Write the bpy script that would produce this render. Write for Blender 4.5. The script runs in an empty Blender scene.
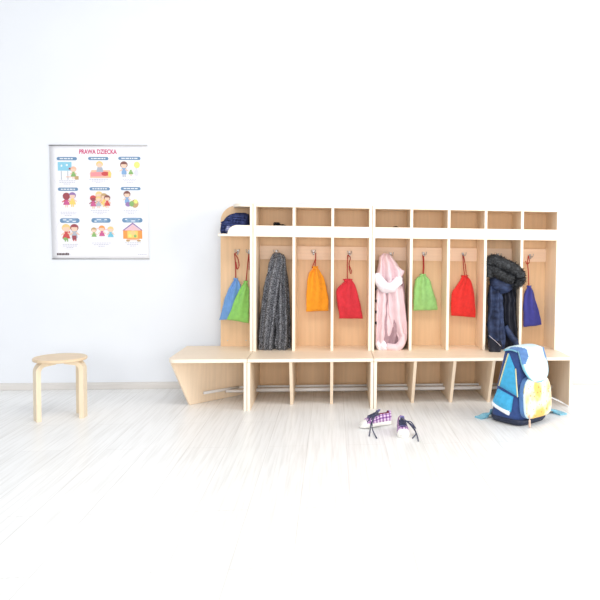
import bpy, bmesh, math, random
from mathutils import Vector, Matrix, noise
random.seed(7)
SC = bpy.context.scene
COL = SC.collection
PI = math.pi

# ------------------------------------------------------------------ camera
F_PX, PX, PY = 673.03, 404.37, 278.12
CAM = Vector((0.49436, -4.53236, 0.98331))
RIGHT = Vector((0.9942561, -0.1063560, 0.0119668))
DOWN = Vector((0.0067707, -0.0490836, -0.9987717))
FWD = Vector((0.1068127, 0.9931159, -0.0480816))
cd = bpy.data.cameras.new('camera'); cam = bpy.data.objects.new('camera', cd); COL.objects.link(cam)
m = Matrix((RIGHT, -DOWN, -FWD)).transposed().to_4x4(); m.translation = CAM
cam.matrix_world = m
cd.sensor_width = 36.0; cd.lens = F_PX / 600 * 36.0
cd.shift_x = (300 - PX) / 600; cd.shift_y = (PY - 300) / 600
cd.clip_start = 0.05
SC.camera = cam

def ray(x, y): return RIGHT * ((x - PX) / F_PX) + DOWN * ((y - PY) / F_PX) + FWD
def at(x, y, Y):
    d = ray(x, y); return CAM + d * ((Y - CAM.y) / d.y)
def on_floor(x, y, z=0.0):
    d = ray(x, y); return CAM + d * ((z - CAM.z) / d.z)

# ------------------------------------------------------------------ materials
def mat(name, color, rough=0.6, metal=0.0, var=0.0, scale=(30, 30, 30), color2=None, bump=0.0, spec=0.4, sheen=0.0, contrast=(0.35, 0.65), detail=3.0):
    mt = bpy.data.materials.new(name); mt.use_nodes = True
    nt = mt.node_tree; b = nt.nodes['Principled BSDF']
    b.inputs['Roughness'].default_value = rough
    b.inputs['Metallic'].default_value = metal
    b.inputs['Specular IOR Level'].default_value = spec
    if sheen: b.inputs['Sheen Weight'].default_value = sheen
    c = (*color, 1)
    if color2 is None: color2 = tuple(max(0, v * (1 - var)) for v in color)
    tc = nt.nodes.new('ShaderNodeTexCoord'); mp = nt.nodes.new('ShaderNodeMapping')
    mp.inputs['Scale'].default_value = scale
    nz = nt.nodes.new('ShaderNodeTexNoise'); nz.inputs['Scale'].default_value = 1.0; nz.inputs['Detail'].default_value = detail
    rp = nt.nodes.new('ShaderNodeValToRGB')
    rp.color_ramp.elements[0].position = contrast[0]; rp.color_ramp.elements[0].color = (*color2, 1)
    rp.color_ramp.elements[1].position = contrast[1]; rp.color_ramp.elements[1].color = c
    L = nt.links.new
    L(tc.outputs['Object'], mp.inputs['Vector']); L(mp.outputs['Vector'], nz.inputs['Vector'])
    L(nz.outputs['Fac'], rp.inputs['Fac']); L(rp.outputs['Color'], b.inputs['Base Color'])
    if bump:
        bp = nt.nodes.new('ShaderNodeBump'); bp.inputs['Strength'].default_value = bump; bp.inputs['Distance'].default_value = 0.004
        L(nz.outputs['Fac'], bp.inputs['Height']); L(bp.outputs['Normal'], b.inputs['Normal'])
    return mt

def floor_mat():
    mt = bpy.data.materials.new('white_laminate'); mt.use_nodes = True
    nt = mt.node_tree; b = nt.nodes['Principled BSDF']; L = nt.links.new
    tc = nt.nodes.new('ShaderNodeTexCoord')
    mp = nt.nodes.new('ShaderNodeMapping'); mp.inputs['Rotation'].default_value = (0, 0, PI / 2)
    br = nt.nodes.new('ShaderNodeTexBrick')
    br.inputs['Scale'].default_value = 1.0; br.inputs['Brick Width'].default_value = 1.25; br.inputs['Row Height'].default_value = 0.19
    br.inputs['Mortar Size'].default_value = 0.0022; br.inputs['Mortar Smooth'].default_value = 0.3
    br.inputs['Color1'].default_value = (0.85, 0.85, 0.845, 1); br.inputs['Color2'].default_value = (0.89, 0.89, 0.885, 1)
    br.inputs['Mortar'].default_value = (0.74, 0.735, 0.72, 1)
    br.offset = 0.37
    mp2 = nt.nodes.new('ShaderNodeMapping'); mp2.inputs['Scale'].default_value = (75, 2.6, 1)
    nz = nt.nodes.new('ShaderNodeTexNoise'); nz.inputs['Scale'].default_value = 1.0; nz.inputs['Detail'].default_value = 5
    rp = nt.nodes.new('ShaderNodeValToRGB')
    rp.color_ramp.elements[0].position = 0.33; rp.color_ramp.elements[0].color = (0.84, 0.835, 0.82, 1)
    rp.color_ramp.elements[1].position = 0.56; rp.color_ramp.elements[1].color = (1, 1, 1, 1)
    mx = nt.nodes.new('ShaderNodeMix'); mx.data_type = 'RGBA'; mx.blend_type = 'MULTIPLY'; mx.inputs[0].default_value = 0.75
    L(tc.outputs['Object'], mp.inputs['Vector']); L(mp.outputs['Vector'], br.inputs['Vector'])
    L(tc.outputs['Object'], mp2.inputs['Vector']); L(mp2.outputs['Vector'], nz.inputs['Vector']); L(nz.outputs['Fac'], rp.inputs['Fac'])
    L(br.outputs['Color'], mx.inputs[6]); L(rp.outputs['Color'], mx.inputs[7]); L(mx.outputs[2], b.inputs['Base Color'])
    b.inputs['Roughness'].default_value = 0.32; b.inputs['Specular IOR Level'].default_value = 0.45
    return mt

M = {}
M['wall'] = mat('white_wall_paint', (0.815, 0.84, 0.885), 0.8, var=0.015, scale=(3, 3, 3), spec=0.2)
M['floor'] = floor_mat()
M['base'] = mat('pale_skirting', (0.72, 0.69, 0.66), 0.5, var=0.06, scale=(2, 40, 40))
M['wood'] = mat('beech_laminate', (0.90, 0.73, 0.55), 0.45, var=0.07, scale=(60, 60, 2.5))
M['woodh'] = mat('beech_laminate_lengthwise', (0.90, 0.74, 0.57), 0.42, var=0.06, scale=(2.5, 60, 60))
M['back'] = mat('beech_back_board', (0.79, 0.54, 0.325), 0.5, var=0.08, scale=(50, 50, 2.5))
M['rail'] = mat('beech_hook_board', (0.90, 0.67, 0.50), 0.5, var=0.06, scale=(2.5, 60, 60))
M['edge'] = mat('cream_edge_band', (0.92, 0.83, 0.70), 0.45, var=0.03, scale=(30, 30, 30))
M['metal'] = mat('brushed_steel', (0.52, 0.51, 0.52), 0.42, 0.8, var=0.1, scale=(80, 80, 80))
M['tube'] = mat('grey_lacquered_tube', (0.80, 0.79, 0.79), 0.45, 0.0, var=0.05)
M['stoolseat'] = mat('birch_seat', (0.80, 0.62, 0.42), 0.42, var=0.1, scale=(6, 90, 90))
M['stoolleg'] = mat('birch_plywood_leg', (0.86, 0.72, 0.53), 0.42, var=0.07, scale=(70, 70, 5))
M['screw'] = mat('steel_screw', (0.55, 0.54, 0.52), 0.35, 0.8)

def cloth(name, c, var=0.12, **k):
    k.setdefault('scale', (45, 45, 45)); return mat(name, c, 0.75, 0, var, bump=0.15, sheen=0.15, spec=0.25, **k)
M['blue'] = cloth('light_blue_nylon', (0.17, 0.35, 0.70)); M['green'] = cloth('lime_green_nylon', (0.27, 0.60, 0.14))
M['green2'] = cloth('apple_green_nylon', (0.33, 0.63, 0.22)); M['orange'] = cloth('orange_nylon', (0.92, 0.36, 0.02))
M['red'] = cloth('raspberry_red_nylon', (0.67, 0.035, 0.055)); M['red2'] = cloth('bright_red_nylon', (0.76, 0.035, 0.03))
M['navyb'] = cloth('violet_blue_nylon', (0.055, 0.06, 0.33))
M['cord_red'] = cloth('dark_red_cord', (0.42, 0.04, 0.03)); M['cord_or'] = cloth('rust_cord', (0.50, 0.10, 0.03))
M['knit'] = mat('marled_grey_knit', (0.40, 0.41, 0.45), 0.95, 0, color2=(0.018, 0.018, 0.022), scale=(260, 260, 130), bump=0.9, contrast=(0.42, 0.66), detail=2, spec=0.1)
M['darkknit'] = mat('dark_lining', (0.035, 0.035, 0.04), 0.95, var=0.4, spec=0.1)
M['pink'] = cloth('pale_pink_fleece', (0.80, 0.60, 0.63), var=0.07, scale=(14, 14, 14)); M['white'] = cloth('white_fleece', (0.84, 0.78, 0.84), var=0.07, scale=(30, 30, 30))
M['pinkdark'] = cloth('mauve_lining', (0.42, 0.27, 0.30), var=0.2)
M['navy'] = mat('navy_quilt', (0.035, 0.055, 0.13), 0.6, 0, color2=(0.010, 0.016, 0.042), scale=(18, 18, 30), bump=0.6, spec=0.25)
M['navydark'] = mat('navy_lining', (0.012, 0.014, 0.026), 0.7, 0, var=0.3)
M['fur'] = mat('charcoal_fur', (0.045, 0.049, 0.056), 0.55, 0, color2=(0.004, 0.005, 0.007), scale=(75, 75, 75), spec=0.4, contrast=(0.45, 0.68))
M['hat'] = mat('navy_knit', (0.06, 0.08, 0.22), 0.95, 0, color2=(0.006, 0.008, 0.03), scale=(20, 60, 140), bump=0.8, spec=0.1)
M['hatred'] = cloth('maroon_knit', (0.18, 0.02, 0.04)); M['hatlight'] = mat('patterned_knit', (0.40, 0.42, 0.62), 0.95, color2=(0.03, 0.035, 0.12), scale=(110, 110, 110), spec=0.1)
M['black'] = mat('black_knit', (0.015, 0.014, 0.016), 0.95, var=0.4, spec=0.1)
M['paper'] = mat('poster_paper', (0.86, 0.855, 0.89), 0.4, var=0.01)
def flat(n, c): return mat(n, c, 0.5, var=0.04, scale=(60, 60, 60))
INK = {k: flat('ink_' + k, tuple(v * 0.93 + 0.03 for v in c)) for k, c in dict(title=(0.62, 0.03, 0.17), band=(0.13, 0.27, 0.45), bandlight=(0.30, 0.46, 0.66), white=(0.9, 0.9, 0.92), text=(0.46, 0.47, 0.60), mark=(0.09, 0.05, 0.06),
    ring=(0.76, 0.76, 0.84), board=(0.25, 0.60, 0.78), red=(0.62, 0.06, 0.06), skin=(0.90, 0.62, 0.48), orange=(0.90, 0.33, 0.06), yellow=(0.92, 0.66, 0.16), green=(0.24, 0.46, 0.14), pink=(0.86, 0.30, 0.33),
    peach=(0.92, 0.52, 0.36), magenta=(0.60, 0.09, 0.28), brown=(0.22, 0.07, 0.06), maroon=(0.34, 0.05, 0.07), grey=(0.42, 0.46, 0.55), blue=(0.22, 0.40, 0.68), lime=(0.80, 0.82, 0.22), tan=(0.55, 0.36, 0.16), purple=(0.30, 0.17, 0.42), cyan=(0.16, 0.55, 0.72), blond=(0.86, 0.62, 0.25), palepink=(0.88, 0.55, 0.60)).items()}

# ------------------------------------------------------------------ mesh helpers
def link(name, bm, mats, parent=None, smooth=False):
    me = bpy.data.meshes.new(name)
    bmesh.ops.recalc_face_normals(bm, faces=bm.faces[:])
    bm.to_mesh(me); bm.free()
    for mm in (mats if isinstance(mats, (list, tuple)) else [mats]): me.materials.append(mm)
    if smooth:
        for p in me.polygons: p.use_smooth = True
    o = bpy.data.objects.new(name, me); COL.objects.link(o)
    if parent:
        o.parent = parent
        mw = parent.matrix_world if parent.parent is None else parent.parent.matrix_basis @ parent.matrix_basis
        o.matrix_parent_inverse = MW[parent.name].inverted() if parent.name in MW else Matrix()
    MW[o.name] = Matrix()
    return o
MW = {}
def thing(name, label, cat, loc=(0, 0, 0), group=None):
    o = bpy.data.objects.new(name, None); COL.objects.link(o); o.location = loc; o.empty_display_size = 0.05
    MW[o.name] = Matrix.Translation(Vector(loc))
    o['label'] = label; o['category'] = cat
    if group: o['group'] = group
    return o
def tag(o, label, cat, group=None):
    o['label'] = label; o['category'] = cat
    if group: o['group'] = group
    return o
def struct(o): o['kind'] = 'structure'; return o

def box(bm, a, b, bev=0.0, mi=0, front=None):
    a, b = Vector(a), Vector(b)
    c = (a + b) / 2; s = b - a
    r = bmesh.ops.create_cube(bm, size=1.0, matrix=Matrix.Translation(c) @ Matrix.Diagonal((abs(s.x), abs(s.y), abs(s.z), 1)))
    vs = r['verts']; fs = {f for v in vs for f in v.link_faces}
    for f in fs:
        f.material_index = mi
        if front is not None:
            f.normal_update()
            if f.normal.y < -0.9: f.material_index = front
    if bev:
        es = list({e for v in vs for e in v.link_edges})
        bmesh.ops.bevel(bm, geom=es, offset=bev, segments=2, affect='EDGES', profile=0.6)
def prism(bm, pts, direction, mi=0, frontmi=None):
    """extrude closed polygon (list of Vectors) by direction"""
    d = Vector(direction); n = len(pts)
    v0 = [bm.verts.new(p) for p in pts]; v1 = [bm.verts.new(Vector(p) + d) for p in pts]
    fs = [bm.faces.new(v0), bm.faces.new(v1[::-1])]
    for i in range(n): fs.append(bm.faces.new((v0[i], v0[(i + 1) % n], v1[(i + 1) % n], v1[i])))
    for f in fs: f.material_index = mi
    return fs
def tube(bm, pts, r, n=8, mi=0, closed=False):
    pts = [Vector(p) for p in pts]; rings = []
    for i, p in enumerate(pts):
        a = pts[max(i - 1, 0)]; b = pts[min(i + 1, len(pts) - 1)]
        t = (b - a).normalized()
        u = t.cross(Vector((0, 0, 1)))
        if u.length < 0.2: u = t.cross(Vector((0, 1, 0)))
        u.normalize(); w = t.cross(u)
        rr = r[i] if isinstance(r, (list, tuple)) else r
        rings.append([bm.verts.new(p + u * rr * math.cos(2 * PI * k / n) + w * rr * math.sin(2 * PI * k / n)) for k in range(n)])
    for A, B in zip(rings, rings[1:]):
        for k in range(n): bm.faces.new((A[k], A[(k + 1) % n], B[(k + 1) % n], B[k])).material_index = mi
    for R_ in (rings[0], rings[-1]): bm.faces.new(R_).material_index = mi
def smooth_path(pts, k=6):
    pts = [Vector(p) for p in pts]; out = []
    P = [pts[0] * 2 - pts[1]] + pts + [pts[-1] * 2 - pts[-2]]
    for i in range(1, len(P) - 2):
        for j in range(k):
            t = j / k
            out.append(0.5 * ((2 * P[i]) + (P[i + 1] - P[i - 1]) * t + (2 * P[i - 1] - 5 * P[i] + 4 * P[i + 1] - P[i + 2]) * t * t + (3 * P[i] - P[i - 1] - 3 * P[i + 1] + P[i + 2]) * t ** 3))
    out.append(pts[-1]); return out
def blob(bm, c, r, mi=0, seg=16, ring=10, rot=None, fn=None):
    mtx = Matrix.Translation(Vector(c)) @ (rot.to_4x4() if rot else Matrix()) @ Matrix.Diagonal((r[0], r[1], r[2], 1))
    q = bmesh.ops.create_uvsphere(bm, u_segments=seg, v_segments=ring, radius=1.0)
    for v in q['verts']:
        if fn: v.co = fn(v.co)
        v.co = mtx @ v.co
    for f in {f for v in q['verts'] for f in v.link_faces}: f.material_index = mi
def resample(rows, k):
    P = [rows[0]] + rows + [rows[-1]]; out = []
    for i in range(1, len(P) - 2):
        for j in range(k):
            t = j / k
            out.append(tuple(0.5 * (2 * b + (c - a) * t + (2 * a - 5 * b + 4 * c - d) * t * t + (3 * b - a - 3 * c + d) * t ** 3) for a, b, c, d in zip(P[i - 1], P[i], P[i + 1], P[i + 2])))
    out.append(rows[-1]); return out
def hang(bm, rows, k=5, n=40, folds=5, amp=0.25, phase=0.0, drift=0.6, noise_amp=0.004, power=0.75, mi=0, seed=0.0, foldfade=None):
    """closed cloth loft. row = (left px, left py, right px, right py, depth Y of its centre, half thickness)"""
    R = resample(rows, k); rings = []
    for i, (lx, ly, rx, ry, Y, th) in enumerate(R):
        v = i / (len(R) - 1)
        A = at(lx, ly, Y); B = at(rx, ry, Y); ring = []
        for j in range(n):
            a = 2 * PI * j / n
            ca, sa = math.cos(a), math.sin(a)
            t = 0.5 + 0.5 * math.copysign(abs(ca) ** 0.85, ca)
            p = A.lerp(B, t)
            fa = amp * (foldfade(v) if foldfade else 1)
            off = math.copysign(abs(sa) ** power, sa) * max(th, 0.0005)
            if sa < 0: off *= 1 + fa * math.sin(t * folds * 2 * PI + phase + drift * v * 4)
            p.y += off
            nv = noise.noise_vector(p * 22 + Vector((seed, seed, seed)))
            p += nv * noise_amp * (1 if 0 < i < len(R) - 1 else 0.3)
            ring.append(bm.verts.new(p))
        rings.append(ring)
    for A, B in zip(rings, rings[1:]):
        for j in range(n): bm.faces.new((A[j], A[(j + 1) % n], B[(j + 1) % n], B[j])).material_index = mi
    for r in (rings[0], rings[-1]): bm.faces.new(r).material_index = mi

# ------------------------------------------------------------------ setting
WY = 0.129
bm = bmesh.new(); box(bm, (-5, -6.0, -0.1), (6, WY, 0)); struct(link('floor', bm, M['floor']))
bm = bmesh.new(); box(bm, (-5, WY, -0.1), (6, WY + 0.12, 3.2)); struct(link('wall_back', bm, M['wall']))
bm = bmesh.new()
prism(bm, [Vector((-5, WY - 0.0005, 0.0005)), Vector((-5, WY - 0.016, 0.0005)), Vector((-5, WY - 0.015, 0.032)), Vector((-5, WY - 0.006, 0.043)), Vector((-5, WY - 0.0005, 0.045))], (11, 0, 0))
struct(link('baseboard_back', bm, M['base']))

# ------------------------------------------------------------------ lockers
t, w = 0.018, 0.225
ZT, ZBT, ZBB, ZBU, THK = 1.2343, 1.0997, 1.0294, 0.2849, 0.0208
YU, YB, YD = 0.2321, 0.5236, 0.3903
ZS = ZBU + THK
WM = [M['wood'], M['edge']]

def hook_bm(x, z, y):
    bm = bmesh.new()
    box(bm, (x - 0.006, y - 0.003, z - 0.016), (x + 0.006, y, z + 0.016), 0.001)
    for s in (-1, 1):
        tube(bm, smooth_path([(x, y - 0.002, z + 0.004), (x + s * 0.008, y - 0.022, z - 0.004), (x + s * 0.013, y - 0.028, z + 0.004), (x + s * 0.014, y - 0.029, z + 0.015)], 4), 0.0022, 6)
        blob(bm, (x + s * 0.014, y - 0.029, z + 0.016), (0.003,) * 3, seg=8, ring=6)
    tube(bm, smooth_path([(x, y - 0.002, z - 0.008), (x, y - 0.018, z - 0.016), (x, y - 0.026, z - 0.008)], 4), 0.0022, 6)
    return bm
RAILZ = (0.883, 0.972)

def bench_divider(bm, x0, x1, front_bottom):
    prism(bm, [Vector((x0, 0, 0.001)), Vector((x0, -front_bottom, 0.001)), Vector((x0, -YB + 0.004, ZBU)), Vector((x0, 0, ZBU))], (x1 - x0, 0, 0))
    for f in bm.faces:
        f.normal_update()
        if f.normal.y < -0.7: f.material_index = 1
def locker(name, label, X0, n, hooks):
    X1 = X0 + n * w + (n + 1) * t
    X0 += 0.0012; X1 -= 0.0012
    th = thing(name, label, 'locker', ((X0 + X1) / 2, -0.2, 0), 'beech locker units')
    for x in (X0, X1 - t):
        bm = bmesh.new(); box(bm, (x, -YU, ZS), (x + t, 0, ZT), 0.0012, 0, 1); link('side_panel', bm, WM, th)
        bm = bmesh.new(); box(bm, (x, -YB - 0.006, 0.0), (x + t, 0, ZBU), 0.0012, 0, 1); link('bench_end_panel', bm, WM, th)
    for i in range(1, n):
        x = X0 + i * (w + t)
        bm = bmesh.new(); box(bm, (x, -YU + 0.003, ZS), (x + t, -0.001, ZT - t), 0.0012, 0, 1); link('divider', bm, WM, th)
        bm = bmesh.new(); bench_divider(bm, x, x + t, YD); link('bench_divider', bm, WM, th)
    bm = bmesh.new(); box(bm, (X0 + t, -YU, ZT - t), (X1 - t, 0, ZT), 0.0012, 0, 1); link('top_panel', bm, [M['woodh'], M['edge']], th)
    bm = bmesh.new(); box(bm, (X0 + t, -YU, ZBB), (X1 - t, -YU + 0.016, ZBT), 0.0012, 0, 1); link('shelf_front', bm, [M['woodh'], M['edge']], th)
    bm = bmesh.new(); box(bm, (X0 + t, -YU + 0.016, ZBB), (X1 - t, -0.001, ZBB + 0.016), 0.001); link('hat_shelf', bm, M['woodh'], th)
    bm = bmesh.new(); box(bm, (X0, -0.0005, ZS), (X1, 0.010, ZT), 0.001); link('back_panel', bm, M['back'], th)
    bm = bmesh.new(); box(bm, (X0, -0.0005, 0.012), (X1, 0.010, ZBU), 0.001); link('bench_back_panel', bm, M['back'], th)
    bm = bmesh.new(); box(bm, (X0, -YB, ZBU), (X1, 0.010, ZS), 0.002, 0, 1); link('bench_seat', bm, [M['woodh'], M['edge']], th)
    bm = bmesh.new()
    for i in range(n):
        x = X0 + t + i * (w + t); box(bm, (x + 0.0005, -0.019, RAILZ[0]), (x + w - 0.0005, -0.0006, RAILZ[1]), 0.001)
    link('hook_board', bm, M['rail'], th)
    for hx, hy in hooks:
        p = at(hx, hy, -0.03); link('hook', hook_bm(p.x, p.z, -0.019), M['metal'], th, True)
    for y, z, rr_ in ((-0.13, 0.060, 0.008), (-0.20, 0.052, 0.0125)):
        bm = bmesh.new(); tube(bm, [(X0 + t, y, z), (X1 - t, y, z)], rr_, 12); link('shoe_rail', bm, M['tube'], th, True)
    return th, X0, X1
WA = 3 * w + 4 * t
locker('locker_unit', 'three-bay beech locker with bench, holding the grey cardigan, orange bag and raspberry red bag', 0, 3, [(276, 252.5), (313.5, 252.5), (349.5, 253.5)])
locker('locker_unit', 'wide five-bay beech locker with bench, holding the pink jacket and fur-hooded navy coat', WA, 5, [(391, 255), (424, 254.5), (463.5, 255), (498.5, 256), (530.5, 256.5)])

# left end unit
le = thing('corner_locker', 'narrow open-ended beech locker at the left end with rounded top corner and slanted bench foot', 'locker', (-0.2, -0.2, 0), 'beech locker units')
xr = -0.0012; xl = -t - 0.0012
bm = bmesh.new(); box(bm, (xl, -YU, ZS), (xr, 0, ZT), 0.0012, 0, 1); link('side_panel', bm, WM, le)
bm = bmesh.new(); box(bm, (xl, -YB - 0.006, 0), (xr, 0, ZBU), 0.0012, 0, 1); link('bench_end_panel', bm, WM, le)
def rounded(x0, x1, z0, z1, r, y, k=10):
    pts = [Vector((x0, y, z0))]
    for i in range(k + 1):
        a = PI - PI / 2 * i / k; pts.append(Vector((x0 + r + r * math.cos(a), y, z1 - r + r * math.sin(a))))
    return pts + [Vector((x1, y, z1)), Vector((x1, y, z0))]
def band_edges(bm):
    for f in bm.faces:
        f.normal_update()
        if abs(f.normal.y) < 0.5: f.material_index = 1
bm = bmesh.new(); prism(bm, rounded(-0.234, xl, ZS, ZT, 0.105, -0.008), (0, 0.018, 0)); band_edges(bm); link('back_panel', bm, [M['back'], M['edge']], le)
bm = bmesh.new()
pl = [Vector((xl, 0, ZT - t)), Vector((xl, -YU, ZT - t))]
for i in range(11):
    a = -PI / 2 - PI / 2 * i / 10; pl.append(Vector((-0.07 + 0.075 * math.cos(a), -0.008 + (YU - 0.008) * math.sin(a), ZT - t)))
prism(bm, pl, (0, 0, t))
for f in bm.faces:
    f.normal_update()
    if abs(f.normal.z) < 0.5: f.material_index = 1
link('top_panel', bm, [M['woodh'], M['edge']], le)
bm = bmesh.new(); box(bm, (-0.214, -YU, ZBB), (xl, -0.009, ZBB + 0.016), 0.002, 0, 1); link('hat_shelf', bm, [M['woodh'], M['edge']], le)
bm = bmesh.new(); prism(bm, rounded(-0.156, xl, ZBB + 0.002, ZBT, 0.058, -YU - 0.001), (0, 0.016, 0)); band_edges(bm)
for f in bm.faces: f.material_index = 1
link('shelf_front', bm, [M['woodh'], M['edge']], le)
# bench top with a rounded front corner
bm = bmesh.new()
pl = [Vector((xr, 0.010, ZBU)), Vector((-0.455, 0.010, ZBU))]
for i in range(9):
    a = PI + PI / 2 * i / 8; pl.append(Vector((-0.455 + 0.05 + 0.05 * math.cos(a), -YB + 0.05 + 0.05 * math.sin(a), ZBU)))
pl.append(Vector((xr, -YB, ZBU)))
prism(bm, pl, (0, 0, THK))
for f in bm.faces:
    f.normal_update()
    if abs(f.normal.z) < 0.5: f.material_index = 1
link('bench_seat', bm, [M['woodh'], M['edge']], le)
# slanted diagonal foot
bm = bmesh.new()
P1 = Vector((-0.360, -0.369, 0.001)); P2 = Vector((-0.045, -0.058, 0.001)); Q1 = Vector((-0.443, -0.480, ZBU)); Q2 = P2 + Vector((0, 0, ZBU - 0.001))
nrm = (P2 - P1).cross(Q1 - P1).normalized(); nrm = nrm if nrm.y > 0 else -nrm
prism(bm, [P1, P2, Q2, Q1], nrm * t)
ed = (P1 - P2).normalized()
for f in bm.faces:
    f.normal_update()
    if f.normal.x < -0.6 and abs(f.normal.dot(nrm)) < 0.6: f.material_index = 1
link('bench_foot', bm, WM, le)
for k, (y, z, xa) in enumerate(((-0.13, 0.056, -0.105), (-0.20, 0.047, -0.172))):
    bm = bmesh.new(); tube(bm, [(xa, y, z), (xl, y, z)], 0.009, 10); link('shoe_rail', bm, M['tube'], le, True)
bm = bmesh.new()
off = -nrm * 0.014
tube(bm, [P1.lerp(P2, 0.20) + Vector((0, 0, 0.062)) + off, P1.lerp(P2, 0.80) + Vector((0, 0, 0.058)) + off], 0.009, 10); link('shoe_rail', bm, M['tube'], le, True)
for hx in (237.5, 248.6):
    p = at(hx, 252, -0.02); link('hook', hook_bm(p.x, p.z, -0.008), M['metal'], le, True)
for sx in (227.5, 246):
    p = at(sx, 340.5, -0.009)
    bm = bmesh.new(); bmesh.ops.create_cone(bm, cap_ends=True, segments=12, radius1=0.0045, radius2=0.0035, depth=0.003, matrix=Matrix.Translation((p.x, -0.0095, p.z)) @ Matrix.Rotation(PI / 2, 4, 'X')); link('screw', bm, M['screw'], le)

# ------------------------------------------------------------------ drawstring bags
def bag(label, mt, cordmt, rows, cord, tails, amp=0.18, folds=2.5, phase=0, seed=0, hem=None):
    c = at((rows[-1][0] + rows[-1][2]) / 2, (rows[-1][1] + rows[-1][3]) / 2, rows[-1][4])
    th = thing('drawstring_bag', label, 'bag', c, 'drawstring bags hanging in the lockers')
    bm = bmesh.new(); hang(bm, rows, 7, 56, folds, amp * 1.5, phase, 0.9, 0.0048, 0.8, 0, seed, lambda v: 0.8 + 1.6 * (1 - v) ** 2)
    link('pouch', bm, mt, th, True)
    a = at(rows[0][0], rows[0][1], rows[0][4]); b = at(rows[0][2], rows[0][3], rows[0][4]); cc = (a + b) / 2; hw = (b - a).length / 2
    bm = bmesh.new()
    # gathered ruffle above the cord
    n = 28; prev = None
    for (s, dz, rr) in ((0.85, -0.004, 0.010), (0.95, 0.003, 0.012), (1.15, 0.010, 0.014)):
        ring = []
        for j in range(n):
            ang = 2 * PI * j / n; q = 1 + 0.22 * math.sin(ang * 6 + seed)
            ring.append(bm.verts.new(cc + Vector((math.cos(ang) * hw * s * q, math.sin(ang) * rr * q, dz + 0.003 * math.sin(ang * 3 + seed)))))
        if prev:
            for j in range(n): bm.faces.new((prev[j], prev[(j + 1) % n], ring[(j + 1) % n], ring[j]))
        prev = ring
    bm.faces.new(prev)
    link('gathered_neck', bm, mt, th, True)
    bm = bmesh.new()
    for path in [cord] + tails:
        pts = smooth_path([at(x, y, Y) for x, y, Y in path], 5); tube(bm, pts, 0.0034, 6)
    link('drawstring', bm, cordmt, th, True)
    return th
Yh = -0.062
bag('light blue drawstring bag hanging in the left end locker behind the green one', M['blue'], M['cord_red'],
    [(234, 280.5, 237.5, 279, -0.040, 0.010), (229.5, 287, 240.5, 285, -0.042, 0.016), (226, 296, 242, 294, -0.042, 0.020), (222.5, 308, 242, 310, -0.042, 0.020), (220.3, 317, 241, 317, -0.042, 0.014), (219, 320, 241, 318, -0.042, 0.003)],
    [(235.8, 281, -0.042), (235.5, 265, -0.042), (234.5, 253.5, -0.042)], [[(235, 254, -0.044), (238, 259, -0.044), (239, 266, -0.044), (237, 269, -0.044), (236, 262, -0.044)], [(234.2, 254, -0.043), (237, 252.5, -0.05)]], seed=1, folds=2)
bag('lime green drawstring bag overlapping the light blue bag in the left end locker', M['green'], M['cord_red'],
    [(244, 283, 247.5, 282, -0.088, 0.010), (239, 290, 249, 288, -0.090, 0.020), (235.5, 298, 249.3, 298, -0.090, 0.026), (230, 312, 249.2, 314, -0.090, 0.026), (227.4, 317.5, 249, 321, -0.090, 0.018), (227, 319.5, 248.8, 323, -0.090, 0.003)],
    [(246, 283, -0.07), (247.3, 268, -0.06), (248.8, 254, -0.045)], [[(248.8, 254, -0.044), (249.3, 262, -0.046), (249.2, 270, -0.05)]], seed=2, phase=1.2, folds=1.5)
bag('orange drawstring bag hanging in the bay right of the grey cardigan', M['orange'], M['cord_red'],
    [(312.5, 268.5, 317.5, 267.5, Yh, 0.010), (308.5, 274, 321.5, 273, Yh, 0.018), (307, 283, 325, 281, Yh, 0.022), (306.5, 297, 328, 296, Yh, 0.024), (306.2, 308, 328.8, 308, Yh, 0.018), (306, 311.5, 328.5, 310.8, Yh, 0.003)],
    [(315, 268, Yh), (315.5, 260, -0.058), (315.7, 253, -0.052)], [[(315.5, 259, -0.058), (313.5, 264, -0.06), (312, 268, -0.064)]], seed=3, folds=1.6, phase=0.5, amp=0.3)
bag('raspberry red drawstring bag, left one of the two red bags', M['red'], M['cord_red'],
    [(344, 281.5, 351.5, 280, Yh, 0.012), (338.5, 287, 355, 285.5, Yh, 0.022), (335.8, 293, 357.5, 293, Yh, 0.026), (337, 304, 360, 303, Yh, 0.028), (339.3, 315, 362.5, 315, Yh, 0.018), (339.5, 318.3, 363.2, 318.6, Yh, 0.003)],
    [(347.5, 281, Yh), (347.3, 268, -0.06), (347.8, 255, -0.052)], [[(348, 255, -0.053), (350.5, 258, -0.056), (349, 264, -0.06), (351.5, 271, -0.06), (350.5, 273.5, -0.06), (349, 266, -0.06)]], seed=4, folds=1.8, amp=0.16)
bag('apple green drawstring bag hanging in the bay right of the pink jacket', M['green2'], M['cord_red'],
    [(420, 276, 425.5, 275.5, Yh, 0.012), (415.5, 279.5, 430, 279.5, Yh, 0.020), (413.8, 288, 432, 287, Yh, 0.024), (413.4, 299, 435.5, 298, Yh, 0.026), (413.2, 308, 437.3, 307, Yh, 0.016), (413.2, 310.6, 437.3, 310, Yh, 0.003)],
    [(422.7, 276, Yh), (423.2, 265, -0.06), (422.8, 255, -0.052)], [[(423.6, 256, -0.053), (424, 266, -0.06), (423.4, 274, -0.066)]], seed=5, folds=2.2)
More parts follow.
